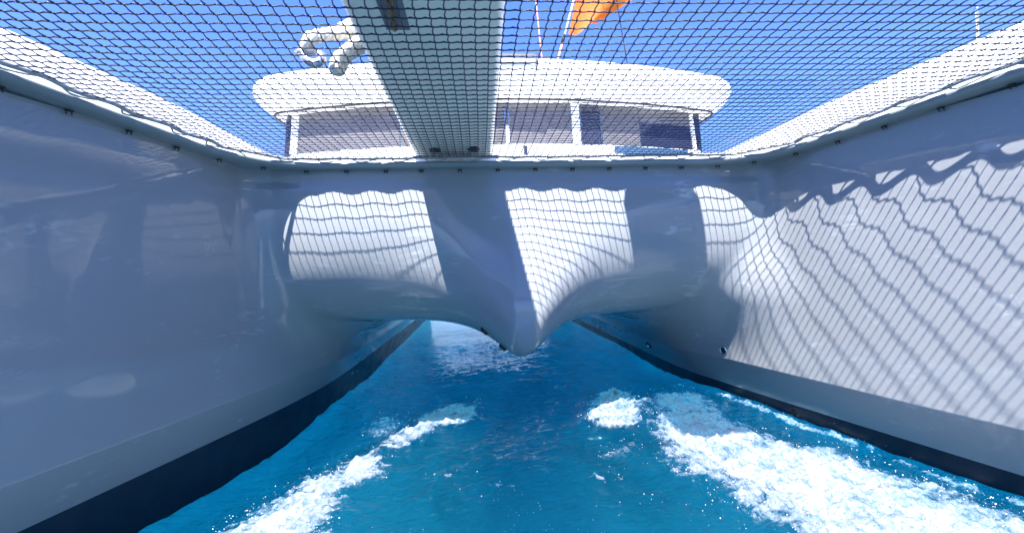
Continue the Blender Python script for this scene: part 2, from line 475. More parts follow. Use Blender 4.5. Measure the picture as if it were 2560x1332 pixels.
# ------------------------------------------------------------------ cabin
def outline(inset=0.0, n=60):
    hw, rc = 2.90, 0.34
    pts = []
    pts += [(-hw, y) for y in np.linspace(9.5, 6.3, 6)]
    yf = lambda x: 4.80 + 0.062*x*x
    x1 = hw-rc
    pe = np.array([-x1, yf(x1)]); ps = np.array([-hw, yf(x1)+rc*1.25]); ctrl = np.array([-hw, yf(x1)+0.12])
    for t in np.linspace(0, 1, 12): pts.append(tuple((1-t)**2*ps + 2*t*(1-t)*ctrl + t*t*pe))
    for x in np.linspace(-x1, x1, 41)[1:-1]: pts.append((x, yf(x)))
    L_ = [p for p in pts if p[0] < -x1+1e-6]
    pts += [(-p[0], p[1]) for p in L_[::-1]]
    pts = np.array(pts)
    # drop repeats
    keep = np.concatenate([[True], np.linalg.norm(np.diff(pts, axis=0), axis=1) > 1e-5]); pts = pts[keep]
    T = np.gradient(pts, axis=0); T /= np.linalg.norm(T, axis=1)[:, None]
    Nn = np.stack([T[:, 1], -T[:, 0]], -1)
    mid_ = len(pts)//2
    if Nn[mid_, 1] < 0: Nn = -Nn       # inward = aft at the front
    return pts + Nn*inset
cabin = empty("cabin", (0, 5.5, 0.87)); cabin.parent = cat
def cpart(o):
    o.parent = cabin; o.matrix_parent_inverse = Matrix.Translation((0, -5.5, -0.87)); return o
rings = [(0.42, 1.885), (0.215, 1.885), (0.19, 1.90), (0.10, 1.97), (0.03, 2.05), (0.0, 2.12), (0.02, 2.19), (0.08, 2.25), (0.20, 2.315), (0.40, 2.36), (0.8, 2.40), (1.5, 2.43), (2.2, 2.44)]
L_ = [np.column_stack([outline(a), np.full(len(outline(a)), z)]) for a, z in rings]
n_ = len(L_[0]); V = np.concatenate(L_)
i = np.arange(len(rings)-1)[:, None]; j = np.arange(n_-1)[None, :]
F = np.stack([i*n_+j, i*n_+j+1, (i+1)*n_+j+1, (i+1)*n_+j], -1).reshape(-1, 4)
roof = cpart(obj("roof", V, F, 'roof'))
o_ = outline(0.222); mb = MB(); mb.tube(np.column_stack([o_, np.full(len(o_), 1.876)])[5:-5], 0.012, 6)
cpart(mb.build("brow_trim", 'trim'))
# base of the cabin front
def band(inset0, z0, inset1, z1, xa, xb, thick=0.02, n=16, flip=False):
    """a slab that follows the cabin's front curve between two x"""
    o0 = outline(inset0); o1 = outline(inset1)
    c = len(o0)//2
    def at(o, x):
        a = np.argsort(o[:, 0]); return np.interp(x, o[a, 0], o[a, 1])
    X = np.linspace(xa, xb, n); mb = MB(); v = []
    for dz in (0, thick):
        for o, z in ((o0, z0), (o1, z1)):
            v += [(x, at(o, x)+dz, z) for x in X]
    f = []
    for k in range(n-1):
        f.append((k, k+1, n+k+1, n+k)); f.append((2*n+k, 3*n+k, 3*n+k+1, 2*n+k+1))
        f.append((k, 2*n+k, 2*n+k+1, k+1)); f.append((n+k, n+k+1, 3*n+k+1, 3*n+k))
    f.append((0, n, 3*n, 2*n)); f.append((n-1, 3*n-1, 4*n-1, 2*n-1))
    return v, f
def slab(name, mat, *a, **k):
    v, f = band(*a, **k); return cpart(obj(name, v, f, mat, smooth=False))
slab("cabin_front", 'roof', 0.30, 0.86, 0.27, 1.395, -2.45, 2.45, 0.05, 40)
slab("window_pane", 'glass', 0.27, 1.40, 0.36, 1.885, -2.36, -1.16)
slab("window_pane", 'glass', 0.27, 1.40, 0.36, 1.885, -1.14, 0.02)
slab("window_pane", 'glass', 0.27, 1.40, 0.36, 1.885, 0.07, 0.78)
slab("window_pane", 'glass_dark', 0.265, 1.40, 0.355, 1.885, 0.90, 1.13)
slab("window_pane", 'glass', 0.27, 1.40, 0.36, 1.885, 1.15, 1.62)
slab("window_pane", 'glass_dark', 0.268, 1.40, 0.34, 1.70, 1.63, 2.33)
slab("window_pane", 'glass', 0.34, 1.702, 0.36, 1.885, 1.63, 2.33)
slab("window_post", 'roof', 0.262, 1.40, 0.352, 1.885, 0.79, 0.88, 0.04, 4)
slab("window_post", 'roof', 0.262, 1.40, 0.32, 1.62, 0.03, 0.065, 0.04, 4)
slab("window_post", 'frame', 0.32, 1.622, 0.352, 1.885, 0.03, 0.065, 0.04, 4)
slab("window_post", 'roof', 0.262, 1.40, 0.352, 1.885, 2.34, 2.39, 0.04, 4)
slab("window_post", 'roof', 0.262, 1.40, 0.352, 1.885, -2.46, -2.37, 0.04, 4)
slab("window_rail", 'frame', 0.318, 1.745, 0.324, 1.775, 0.075, 0.78, 0.02, 6)
slab("side_window", 'glass_dark', 0.30, 1.36, 0.36, 1.885, 2.40, 2.54, 0.03, 4)
slab("side_window", 'glass_dark', 0.30, 1.36, 0.36, 1.885, -2.56, -2.47, 0.03, 4)
slab("lower_window", 'glass_pale', 0.268, 1.10, 0.258, 1.385, 1.28, 2.25, 0.02)
slab("dark_wedge", 'glass_dark', 0.285, 1.10, 0.262, 1.37, 0.22, 0.26, 0.02, 3)  # narrow dark wedge on the cabin front
# folding hatch on the roof brow
mb = MB()
for xa in (-0.03, 0.345): mb.box((xa, 4.765, 2.20), (0.012, 0.02, 0.05), 0.003)
mb.box((0.157, 4.76, 2.245), (0.2, 0.015, 0.006), 0.002); mb.box((0.157, 4.76, 2.158), (0.2, 0.015, 0.006), 0.002)
cpart(mb.build("grab_rail", 'frame', smooth=False))
mb = MB(); mb.tube([(-0.13, 6.7, z) for z in np.linspace(2.3, 17, 8)], 0.13, 16)
mb.build("mast", 'mast', cat)
mb = MB(); a, b = ony(1339, -5, 9), ony(1355, 150, 9); a = a+(a-b)*4
mb.tube([a, b, b+(b-a)*0.02], 0.014, 6); mb.build("halyard", 'red_line', cat)
mb = MB(); a, b = ony(1540, -5, 8), ony(1569, 165, 8); a = a+(a-b)*4
mb.tube([a, b], 0.009, 6); mb.build("backstay", 'trim', cat)
p0 = np.array([3.626, 3.30, 1.20])
mb = MB(); mb.tube([p0, p0+(0, 0, 0.72), p0+(0, 0, 0.735), p0+(0, 0, 0.745)], [0.013, 0.013, 0.018, 0.008], 10); mb.build("stanchion", 'steel', cat)

# ------------------------------------------------------------------ fittings on the hulls and nacelle
def snap(p):
    p = np.array([p], float)
    for _ in range(12):
        G = gradient(p); f = field(p[:, 0], p[:, 1], p[:, 2]); p = p - G*(f/np.maximum((G*G).sum(1), 1e-6))[:, None]
    G = gradient(p)[0]; return p[0], G/np.linalg.norm(G)
def march(px, py):
    v = ray(px, py); t = 0.5
    for _ in range(400):
        q = CAM+v*t; f = float(field(q[0:1], q[1:2], q[2:3])[0])
        if f < 1e-4: break
        t += max(f*0.6, 5e-4)
    return snap(CAM+v*t)
def disc(mb, p, n, prof, k=20):
    n = np.array(n); a = np.cross(n, [0, 0, 1.0]); a /= np.linalg.norm(a); b = np.cross(n, a)
    v = [p+n*h+r*(math.cos(q)*a+math.sin(q)*b) for r, h in prof for q in np.arange(k)*2*math.pi/k]
    f = [(i*k+j, i*k+(j+1) % k, (i+1)*k+(j+1) % k, (i+1)*k+j) for i in range(len(prof)-1) for j in range(k)]
    mb.add(v, f)
p, n = march(1808, 875)
mb = MB(); disc(mb, p, n, [(0.042, -0.01), (0.042, 0.003), (0.038, 0.006), (0.031, 0.006), (0.028, 0.001)]); o = mb.build("through_hull", 'steel', hulls[1])
mb = MB(); disc(mb, p, n, [(0.0285, 0.004), (0.012, 0.003), (0.0, 0.003)]); mb.build("bore", 'rub', hulls[1])
p, n = march(1985, 1030)
mb = MB(); disc(mb, p, n, [(0.022, -0.01), (0.022, 0.004), (0.012, 0.006), (0.01, 0.0015), (0, 0.0015)]); mb.build("through_hull", 'rub', hulls[1])
p, n = march(1622, 862)
mb = MB(); disc(mb, p, n, [(0.05, -0.01), (0.05, 0.006), (0.03, 0.012), (0, 0.014)]); mb.build("through_hull", 'rub', hulls[1])
mb = MB(); disc(mb, p, n, [(0.02, 0.01), (0.02, 0.022), (0.01, 0.028), (0, 0.029)]); mb.build("plug", 'steel', hulls[1])
for q in ((880, 932), (893, 927)):
    p, n = march(*q); mb = MB(); disc(mb, p, n, [(0.016, -0.005), (0.014, 0.006), (0.006, 0.010), (0, 0.010)], 10); mb.build("screw", 'steel', hulls[-1])
for q in ((1212, 826), (1258, 866)):
    p, n = march(*q); mb = MB()
    a = np.array([0.7, 0, -0.62]); a -= n*(a@n); a /= np.linalg.norm(a)
    mb.tube([p-a*0.03, p-a*0.028+n*0.012, p+a*0.028+n*0.012, p+a*0.03], 0.012, 8); mb.build("drain_vent", 'rub', bridge)

# ------------------------------------------------------------------ trampoline net
net = empty("trampoline_net", (0, 1.0, 0.82))
tag(net, "navy blue square-mesh trampoline net stretched between the two hulls", "net")
CELL = 0.0525
INS = 0.142
YR = D-0.130; YF = -2.6
CUT_S = 0.29; CUT_R = 0.22
def xside(y): return Wdeck(y)-INS
def inside(x, y):
    ax = abs(x)
    if y > YR or y < YF or ax > xside(y): return False
    # cut corner: line from (xside(YR-CUT_S), YR-CUT_S) to (xside(YR)-CUT_R, YR)
    x1, y1 = xside(YR-CUT_S), YR-CUT_S; x2, y2 = xside(YR)-CUT_R, YR
    return (ax-x1)*(y2-y1)-(y-y1)*(x2-x1) <= 0
def netpos(x, y):
    x = np.asarray(x, float); y = np.asarray(y, float)
    ds = np.maximum(xside(y)-np.abs(x), 0); dr = np.maximum(YR-y, 0)
    sx = np.sign(x)
    xo = x + sx*0.015*np.exp(-ds/0.13)*np.cos(2*math.pi*y/0.29+0.6) + 0.003*np.sin(3.1*y+1.7*x)
    yo = y + 0.009*np.exp(-dr/0.11)*np.cos(2*math.pi*x/0.29) + 0.004*np.sin(2.3*x+0.8*y)
    e = np.clip(ds/0.9, 0, 1); e2 = np.clip(dr/0.9, 0, 1)
    z = zlip(y) + 0.018 - 0.034*(e*(2-e))*(e2*(2-e2)) + 0.004*perlin(x*2.2+5, y*2.2+3, 5)
    return np.stack([xo, yo, z], -1)
def cord(fn, t0, t1, along):
    # t runs along the cord, knots at multiples of CELL
    k0 = math.ceil(t0/CELL); k1 = math.floor(t1/CELL)
    ts = [t0]
    for k in range(k0, k1+1):
        ts += [k*CELL-0.007, k*CELL, k*CELL+0.007, (k+0.33)*CELL, (k+0.66)*CELL]
    ts = np.array([t for t in ts if t0 <= t <= t1]+[t1])
    ts = np.unique(ts)
    ph = np.abs(ts/CELL-np.round(ts/CELL))*CELL
    rad = 0.00255 + 0.0012*np.exp(-(ph/0.006)**2)
    Pn = fn(ts)
    fr = ts/CELL-np.floor(ts/CELL)
    # slack between the knots
    if along == 'x': Pn[:, 1] += 0.0035*np.sin(fr*math.pi)*np.sin(fr*2.2+0.2); Pn[:, 2] -= 0.002*np.sin(fr*math.pi)
    else: Pn[:, 0] += 0.0022*np.sin(fr*2*math.pi); Pn[:, 2] += 0.001*np.sin(fr*math.pi)
    V, F = tube_np(Pn, rad, 6)
    o = obj("cord", V, F, 'cord', net); o.location = (0, -1.0, -0.82)
    return o
for k in range(-68, 69):
    x = (k+0.35)*CELL
    yy = np.linspace(YF, YR, 1200); ok = np.array([inside(x, y) for y in yy])
    if ok.sum() < 20: continue
    y0, y1 = yy[ok][0], yy[ok][-1]
    cord(lambda t: netpos(np.full_like(t, x), t), y0, y1, 'y')
for k in range(-50, 80):
    y = k*CELL
    if y <= YF or y >= YR: continue
    xx = np.linspace(-3.5, 3.5, 1750); ok = np.array([inside(x, y) for x in xx])
    if ok.sum() < 5: continue
    cord(lambda t: netpos(t, np.full_like(t, y)), xx[ok][0], xx[ok][-1], 'x')
# border rope
cpts = []
for y in np.arange(YF, YR-CUT_S, 0.02): cpts.append((-xside(y), y))
for t in np.linspace(0, 1, 22): cpts.append((-(xside(YR-CUT_S)*(1-t)+(xside(YR)-CUT_R)*t), YR-CUT_S*(1-t)))
xl = xside(YR)-CUT_R
for x in np.arange(-xl+0.02, xl-0.01, 0.02): cpts.append((x, YR))
cpts += [(-a, b) for a, b in [c for c in cpts if c[1] < YR-1e-6 or c[0] <= -xl+1e-6][::-1]]
cpts = np.array(cpts)
bp = netpos(cpts[:, 0], cpts[:, 1])
V, F = tube_np(bp, 0.0125, 8); o = obj("border_rope", V, F, 'lash', net); o.location = (0, -1.0, -0.82)

# ------------------------------------------------------------------ lashing ropes lacing the net to the gunwale
def nearest_lip(p):
    i = int(np.argmin(((LP-p[:2])**2).sum(1))); return i
def lash(sel, label, seed):
    r_ = random.Random(seed)
    pts = []; sgn = 0
    s_ = np.concatenate([[0], np.cumsum(np.linalg.norm(np.diff(bp[sel], axis=0), axis=1))]); q = bp[sel]
    t = 0.03
    while t < s_[-1]-0.02:
        c = np.array([np.interp(t, s_, q[:, a]) for a in range(3)])
        i = nearest_lip(c); n = n3[i]
        gap = float((c-path3[i])@n)
        ph = sgn % 4
        if ph == 0: pts.append(c - n*0.014 + (0, 0, 0.015))
        elif ph == 1: pts.append(c + n*0.004 + (0, 0, -0.014))
        elif ph == 2: pts.append(path3[i] + n*(0.108+r_.uniform(0, .006)) + (0, 0, 0.002))
        else: pts.append(path3[i] + n*(0.104+min(gap-0.109, 0.02)*r_.uniform(.2, .7)) + (0, 0, 0.014))
        sgn += 1; t += 0.0725*(0.55 if ph in (0, 1) else 1.3)*r_.uniform(0.85, 1.15)
    pts = np.array(pts); 
    # smooth
    m_ = len(pts); tt = np.linspace(0, m_-1, m_*6)
    def cr_(i, f):
        i0, i1, i2, i3 = [np.clip(i+k, 0, m_-1) for k in (-1, 0, 1, 2)]
        a, b, c, d = pts[i0], pts[i1], pts[i2], pts[i3]; f = f[:, None]
        return 0.5*((2*b)+(-a+c)*f+(2*a-5*b+4*c-d)*f*f+(-a+3*b-3*c+d)*f**3)
    ii = np.minimum(tt.astype(int), m_-2); C = cr_(ii, tt-ii)
    V, F = tube_np(C, 0.005, 7)
    o = obj("lashing_rope", V, F, 'lash'); tag(o, label, "rope", "ropes lacing the net to the boat"); return o
yb_ = cpts[:, 1]; xb_ = cpts[:, 0]
lash((yb_ < YR-CUT_S*0.6) & (xb_ < 0) & (yb_ > -2.4), "greyish white rope lacing the net to the shaded hull", 1)
lash((yb_ > YR-CUT_S*0.35), "thin white rope lacing the net along the bridge deck edge", 2)
lash((yb_ < YR-CUT_S*0.6) & (xb_ > 0) & (yb_ > -2.4), "white rope lacing the net to the sunlit hull", 3)

# ------------------------------------------------------------------ mooring bridle rope, shackle, chain
def spline(pts, n=10):
    pts = np.array(pts, float); m_ = len(pts); out = []
    for i in range(m_-1):
        a, b, c, d = pts[max(i-1, 0)], pts[i], pts[i+1], pts[min(i+2, m_-1)]
        for f in np.linspace(0, 1, n, endpoint=(i == m_-2)):
            out.append(0.5*((2*b)+(-a+c)*f+(2*a-5*b+4*c-d)*f*f+(-a+3*b-3*c+d)*f**3))
    return np.array(out)
def twisted(name, pts, rad, parent, pitch=0.11):
    C = spline(pts, 14); T, A, B = frames(C)
    s = np.concatenate([[0], np.cumsum(np.linalg.norm(np.diff(C, axis=0), axis=1))])
    mb = MB()
    for k in range(3):
        a = s/pitch*2*math.pi+k*2*math.pi/3
        mb.tube(C+0.55*rad*(np.cos(a)[:, None]*A+np.sin(a)[:, None]*B), rad*0.58, 8)
    return mb.build(name, 'rope', parent)
rope = empty("mooring_rope", (-0.85, 2.15, 1.1)); tag(rope, "thick cream twisted mooring rope hanging beside the walkway beam", "rope")
def ch(o, par):
    o.matrix_parent_inverse = Matrix.Translation(-par.location); return o
Y0 = 2.15
ch(twisted("rope_strand", [ony(945, 95, Y0), ony(905, 75, Y0), ony(860, 82, Y0+.02), ony(815, 88, Y0), ony(778, 96, Y0-.03), ony(765, 115, Y0-.03), ony(775, 128, Y0)], 0.028, rope), rope)
ch(twisted("rope_strand", [ony(915, 60, Y0+.03), ony(880, 62, Y0+.03), ony(840, 80, Y0+.05), ony(800, 92, Y0+.05)], 0.026, rope), rope)
ch(twisted("rope_strand", [ony(930, 90, Y0), ony(890, 108, Y0), ony(862, 130, Y0), ony(842, 150, Y0), ony(838, 172, Y0), ony(850, 176, Y0+.04), ony(862, 150, Y0+.06), ony(890, 128, Y0+.06), ony(930, 110, Y0+.06)], 0.024, rope), rope)
sh = empty("shackle", ony(785, 140, Y0)); tag(sh, "galvanised shackle hanging at the end of the cream mooring rope", "shackle")
mb = MB(); mb.tube(spline([ony(752, 128, Y0-.02), ony(768, 150, Y0-.02), ony(786, 160, Y0-.02), ony(803, 152, Y0-.02), ony(804, 140, Y0-.02), ony(795, 138, Y0-.02)], 8), 0.021, 10); ch(mb.build("bow", 'galv', sh), sh)
mb = MB(); mb.tube([ony(745, 135, Y0-.03), ony(752, 128, Y0-.02), ony(775, 118, Y0), ony(782, 114, Y0)], [0.02, 0.02, 0.013, 0.013], 8); ch(mb.build("pin", 'galv', sh), sh)
chain = empty("anchor_chain", (-0.612, 1.6, 0.94)); tag(chain, "rusty anchor chain running in the slot under the walkway beam", "chain")
link0 = None
for k, y in enumerate(np.arange(0.9, 1.80, 0.052)):
    if link0 is None:
        a = np.linspace(0, 2*math.pi, 14, endpoint=False)
        pts = [(0.012*math.cos(q), 0.034*math.sin(q), 0) for q in a]
        mb = MB(); mb.tube(pts, 0.0062, 6, closed=True); o = link0 = mb.build("link", 'chain', chain)
    else: o = link0.copy(); col.objects.link(o); o.parent = chain
    o.matrix_parent_inverse = Matrix.Translation(-chain.location)
    o.location = (-0.606+0.004*math.sin(k), y, float(zbeam(y))-0.02); o.rotation_euler = (0, (k % 2)*math.pi/2+0.6, 0)

# ------------------------------------------------------------------ flag
fl = empty("flag", ony(1392, 160, 9)); tag(fl, "bright orange flag on a slanting staff above the cabin roof", "flag")
a, b = ony(1385, 185, 9), ony(1447, -45, 9)
mb = MB(); mb.tube([a, a+(b-a)*0.33], 0.02, 8); ch(mb.build("staff_foot", 'red_line', fl), fl)
mb = MB(); mb.tube([a+(b-a)*0.33, a+(b-a)*0.42], 0.03, 8); ch(mb.build("staff_clamp", 'trim', fl), fl)
mb = MB(); mb.tube([a+(b-a)*0.42, b], 0.02, 8); ch(mb.build("staff", 'roof', fl), fl)
v = []; nu, nv = 14, 12
e0, e1 = ony(1421, 86, 9), ony(1452, -60, 9); f0, f1 = ony(1492, 62, 9), ony(1640, -45, 9)
for i in range(nu):
    u = i/(nu-1)
    for j in range(nv):
        w = j/(nv-1)
        p = (e0*(1-u)+f0*u)*(1-w)+(e1*(1-u)+f1*u)*w
        v.append(p+np.array([0, 0.10*math.sin(u*7+w*2)*u, -0.05*math.sin(u*5)*(1-w)]))
f = [(i*nv+j, (i+1)*nv+j, (i+1)*nv+j+1, i*nv+j+1) for i in range(nu-1) for j in range(nv-1)]
ch(obj("cloth", v, f, 'orange', fl), fl)

# ------------------------------------------------------------------ unseen shadow caster added above the net to shade a band of the bridge deck
caster = empty("shadow_caster", (0.76, 2.0, 2.2)); tag(caster, "flat grey unseen shadow caster added high above the net", "caster")
zp = 2.2; x0, x1 = 0.50, 1.125; y1_ = 3.56-0.571*(zp-0.64); y0_ = y1_-1.35
v = []; k_ = 24; st = np.linspace(0, 1, 15)
for t in st:
    e = 1-0.5*abs(2*t-1)**12
    for q in range(k_):
        a = q*2*math.pi/k_; c_, s_ = math.cos(a), math.sin(a)
        v.append(((x0+x1)/2+(x1-x0)/2*math.copysign(abs(c_)**0.5, c_)*(0.6+0.4*e if t in (0, 1) else 1), y0_+(y1_-y0_)*t, zp+0.08*e*math.copysign(abs(s_)**0.7, s_)-0.02*math.sin(t*math.pi)))
f = [(i*k_+j, i*k_+(j+1) % k_, (i+1)*k_+(j+1) % k_, (i+1)*k_+j) for i in range(len(st)-1) for j in range(k_)]
f += [tuple(range(k_-1, -1, -1)), tuple((len(st)-1)*k_+j for j in range(k_))]
ch(obj("caster_body", v, f, 'caster_mat', caster), caster)
for y in (y0_+0.1, y1_-0.1):
    mb = MB(); mb.tube([((x0+x1)/2, y, zp+0.06), (0.0, 6.6, 15)], 0.004, 5); ch(mb.build("caster_line", 'trim', caster), caster)

# ------------------------------------------------------------------ sea
def graded(a, b, d, far, g=1.35):
    c = list(np.arange(a, b+1e-9, d)); step = d
    while c[-1] < far: step *= g; c.append(c[-1]+step)
    lo = []; step = d; p = a
    while p > -far: step *= g; p -= step; lo.append(p)
    return np.array(lo[::-1]+c)
sx_ = graded(-2.45, 2.5, 0.0125, 3000)
fine = [1.45]
while fine[-1] < 9.0: fine.append(fine[-1]+0.0075*max(1, (fine[-1]/2.2))**1.25)
hi = list(fine); step = hi[-1]-hi[-2]
while hi[-1] < 3000: step *= 1.35; hi.append(hi[-1]+step)
lo = list(np.arange(fine[0]-0.03, -3.0, -0.03)); p = lo[-1]; step = 0.03
while p > -3000: step *= 1.35; p -= step; lo.append(p)
sy_ = np.array(lo[::-1]+hi)
SX, SY = np.meshgrid(sx_, sy_, indexing='ij')
near = 1/(1+((np.hypot(SX, SY-3))/14.0)**4)
def zsea0(x, y): return -1.42 + 0.058*x
base = -1.42 + 0.058*SX*near
def onsea(px, py):
    z = -1.42
    for _ in range(6): p = onz(px, py, z); z = -1.42+0.058*p[0]
    return p[:2]
def poly_sd(pts):
    q = np.array(pts); d2 = np.full(SX.shape, 1e9); ins = np.zeros(SX.shape, bool)
    for k in range(len(q)):
        a, b = q[k], q[(k+1) % len(q)]
        e = b-a; wx, wy = SX-a[0], SY-a[1]
        t = np.clip((wx*e[0]+wy*e[1])/(e@e+1e-12), 0, 1)
        d2 = np.minimum(d2, (wx-t*e[0])**2+(wy-t*e[1])**2)
        c = ((a[1] > SY) != (b[1] > SY)) & (SX < (b[0]-a[0])*(SY-a[1])/(b[1]-a[1]+1e-12)+a[0])
        ins ^= c
    return np.where(ins, np.sqrt(d2), -np.sqrt(d2))
def line_d(pts):
    q = np.array(pts); d2 = np.full(SX.shape, 1e9)
    for k in range(len(q)-1):
        a, b = q[k], q[k+1]; e = b-a; wx, wy = SX-a[0], SY-a[1]
        t = np.clip((wx*e[0]+wy*e[1])/(e@e+1e-12), 0, 1)
        d2 = np.minimum(d2, (wx-t*e[0])**2+(wy-t*e[1])**2)
    return np.sqrt(d2)
px = lambda L: [onsea(*p) for p in L]
edge_n = 0.5*fbm(SX*4, SY*4, 5, 21, 0.6)
edge_f = fbm(SX*15, SY*15, 4, 31, 0.65)
A = poly_sd(px([(1655, 1005), (1740, 1012), (1790, 1040), (1860, 1085), (1950, 1115), (2080, 1135), (2200, 1180), (2330, 1220), (2450, 1265), (2620, 1320)]) + [np.array(q) for q in ((2.3, 1.2), (2.6, -2.8), (1.25, -2.8), (1.0, 0.4), (1.08, 1.7))] + px([(1960, 1332), (1930, 1290), (1840, 1260), (1810, 1225), (1720, 1205), (1680, 1170), (1660, 1130), (1640, 1090), (1625, 1050)]))
Bc = poly_sd(px([(1475, 1010), (1530, 985), (1570, 1000), (1610, 1030), (1615, 1075), (1570, 1090), (1500, 1085), (1465, 1060)]))
Ef = poly_sd(px([(1065, 1040), (1130, 1012), (1195, 1015), (1195, 1050), (1150, 1065), (1090, 1075), (1040, 1110), (960, 1135), (985, 1100), (1040, 1070)]))
Ff = poly_sd(px([(925, 1145), (945, 1155), (942, 1200), (900, 1228), (840, 1250), (845, 1290), (810, 1332)]) + [np.array(q) for q in ((-1.05, 1.6), (-1.15, -2.8), (-2.3, -2.8), (-1.85, 1.2))] + px([(640, 1310), (700, 1270), (750, 1250), (770, 1210), (830, 1195), (880, 1165)]))
Gf = poly_sd(px([(895, 1075), (975, 1040), (1035, 1045), (1000, 1072), (930, 1100)]))
Hf = poly_sd(px([(1485, 1160), (1500, 1125), (1600, 1105), (1605, 1125), (1560, 1150)]))
If = poly_sd(px([(1120, 1015), (1200, 985), (1215, 1005), (1200, 1015)]))
Cl = line_d(px([(1700, 968), (1780, 990), (1900, 1033), (2000, 1068), (2160, 1118), (2300, 1172), (2560, 1256), (2900, 1370)]))
Jl = line_d(px([(1480, 1205), (1520, 1212), (1580, 1196)])) ; Jl = np.minimum(Jl, line_d(px([(1060, 1195), (1110, 1200), (1180, 1205)]))); Jl = np.minimum(Jl, line_d(px([(1225, 1225), (1290, 1232)])))
def soft(sd, w, nz, a=0.35, b=1.0): return sstep(-w*a, w*b, sd+nz)
foam = np.zeros_like(SX)
foam = np.maximum(foam, soft(A, 0.24, 0.26*edge_n+0.10*edge_f, 0.5, 0.9))
foam = np.maximum(foam, soft(Bc, 0.12, 0.17*edge_n+0.09*edge_f))
foam = np.maximum(foam, 0.95*soft(Ef, 0.12, 0.17*edge_n+0.09*edge_f, 0.6, 0.6))
foam = np.maximum(foam, soft(Ff, 0.18, 0.22*edge_n+0.10*edge_f, 0.6, 0.6))
foam = np.maximum(foam, 0.45*soft(Gf, 0.12, 0.15*edge_n+0.05*edge_f))
foam = np.maximum(foam, 0.36*soft(Hf, 0.12, 0.12*edge_n+0.08*edge_f))
foam = np.maximum(foam, 0.30*soft(If, 0.10, 0.1*edge_n+0.06*edge_f))
foam = np.maximum(foam, 0.75*sstep(0.05, 0.0, Cl-0.05*edge_n-0.03*edge_f)*sstep(-0.35, 0.1, edge_n+0.4*edge_f))
foam = np.maximum(foam, 0.5*sstep(0.03, 0.0, Jl-0.03*edge_f)*sstep(-0.1, 0.3, edge_f))
# streaks thin out the older foam
streak = fbm(SX*9+SY*2, SY*3.5, 4, 41, 0.6)
foam *= 1-0.30*sstep(0.05, 0.5, streak)
foam *= 0.80+0.28*np.clip(fbm(SX*5, SY*5, 4, 131, 0.65)+0.25*edge_f, -1, 0.7)
fine_ = 1/(1+((SY-1.0)/7)**6)
fine_ = np.where(SY < -2.0, np.clip((SY+4)/2, 0, 1), np.where(SY < 1.0, 1.0, fine_))*np.clip(1.3-np.abs(SX)/6, 0, 1)
swell = 0.030*np.sin(SX*1.1-SY*1.7+0.5)+0.022*np.sin(SX*2.4+SY*2.1+1.3)
rip = 0.008*fbm(SX*9+SY*3, SY*16-SX*4, 3, 151)*np.exp(-((SY-5.6)/2.2)**2)+0.020*fbm(SX*2.1+0.3*SY, SY*2.6, 3, 51)+0.010*fbm(SX*5.5, SY*7.5, 3, 61)
wide = 0.10*np.sin(SX*0.35+SY*0.22)+0.07*np.sin(-SX*0.2+SY*0.5+1)
Z = base + (swell+rip)*fine_ + wide*(1-near)
# the two bow waves ride up as low ridges; their crests break into lumps
ridgeA = np.exp(-(np.maximum(-A, 0)/0.22)**2); ridgeF = np.exp(-(np.maximum(-Ff, 0)/0.2)**2); ridgeE = np.exp(-(np.maximum(-Ef, 0)/0.12)**2); ridgeB = np.exp(-(np.maximum(-Bc, 0)/0.12)**2)
Z += 0.06*ridgeA*sstep(-0.2, 0.35, A+0.22) + 0.07*ridgeF + 0.04*ridgeE + 0.05*ridgeB
lump = np.abs(fbm(SX*6, SY*6, 5, 71, 0.62))
Z += foam*(0.075*lump + 0.022*fbm(SX*22, SY*22, 3, 81, 0.6))
# water climbs a little on the hulls
hd = Xhull(SY, np.full_like(SX, -1.45))-np.abs(SX)
Z += 0.035*np.exp(-(np.maximum(hd, 0)/0.10)**2)*(1+0.7*perlin(SY*4, SX*2, 91))*fine_
nX, nY = SX.shape
V = np.stack([SX, SY, Z], -1).reshape(-1, 3)
i = np.arange(nX-1)[:, None]; j = np.arange(nY-1)[None, :]
F = np.stack([i*nY+j, (i+1)*nY+j, (i+1)*nY+j+1, i*nY+j+1], -1).reshape(-1, 4)

wm = bpy.data.materials.new("sea_water"); wm.use_nodes = True
nt = wm.node_tree; n = nt.nodes; l = nt.links; b = n["Principled BSDF"]
at = n.new("ShaderNodeAttribute"); at.attribute_name = "foam"
tc = n.new("ShaderNodeTexCoord")
def noise(scale, detail=4, rough=0.6, dist=0.0, vec=None):
    t = n.new("ShaderNodeTexNoise"); t.inputs["Scale"].default_value = scale; t.inputs["Detail"].default_value = detail
    t.inputs["Roughness"].default_value = rough; t.inputs["Distortion"].default_value = dist
    l.new(vec if vec else tc.outputs["Object"], t.inputs["Vector"]); return t.outputs[0]
def math_(op, a, b_=None, clamp=False):
    q = n.new("ShaderNodeMath"); q.operation = op; q.use_clamp = clamp
    for k, v in enumerate((a, b_)):
        if v is None: continue
        if isinstance(v, (int, float)): q.inputs[k].default_value = v
        else: l.new(v, q.inputs[k])
    return q.outputs[0]
def rng_(v, a, b_, c, d):
    q = n.new("ShaderNodeMapRange"); q.inputs[1].default_value = a; q.inputs[2].default_value = b_; q.inputs[3].default_value = c; q.inputs[4].default_value = d
    l.new(v, q.inputs[0]); return q.outputs[0]
n1 = noise(30, 6, 0.68, 0.6); n2 = noise(95, 3, 0.6, 0.3)
mpf = n.new("ShaderNodeMapping"); mpf.inputs["Scale"].default_value = (1.5, 0.55, 1.0); l.new(tc.outputs["Object"], mpf.inputs[0])
n3_ = noise(26, 6, 0.65, 0.8, mpf.outputs[0])
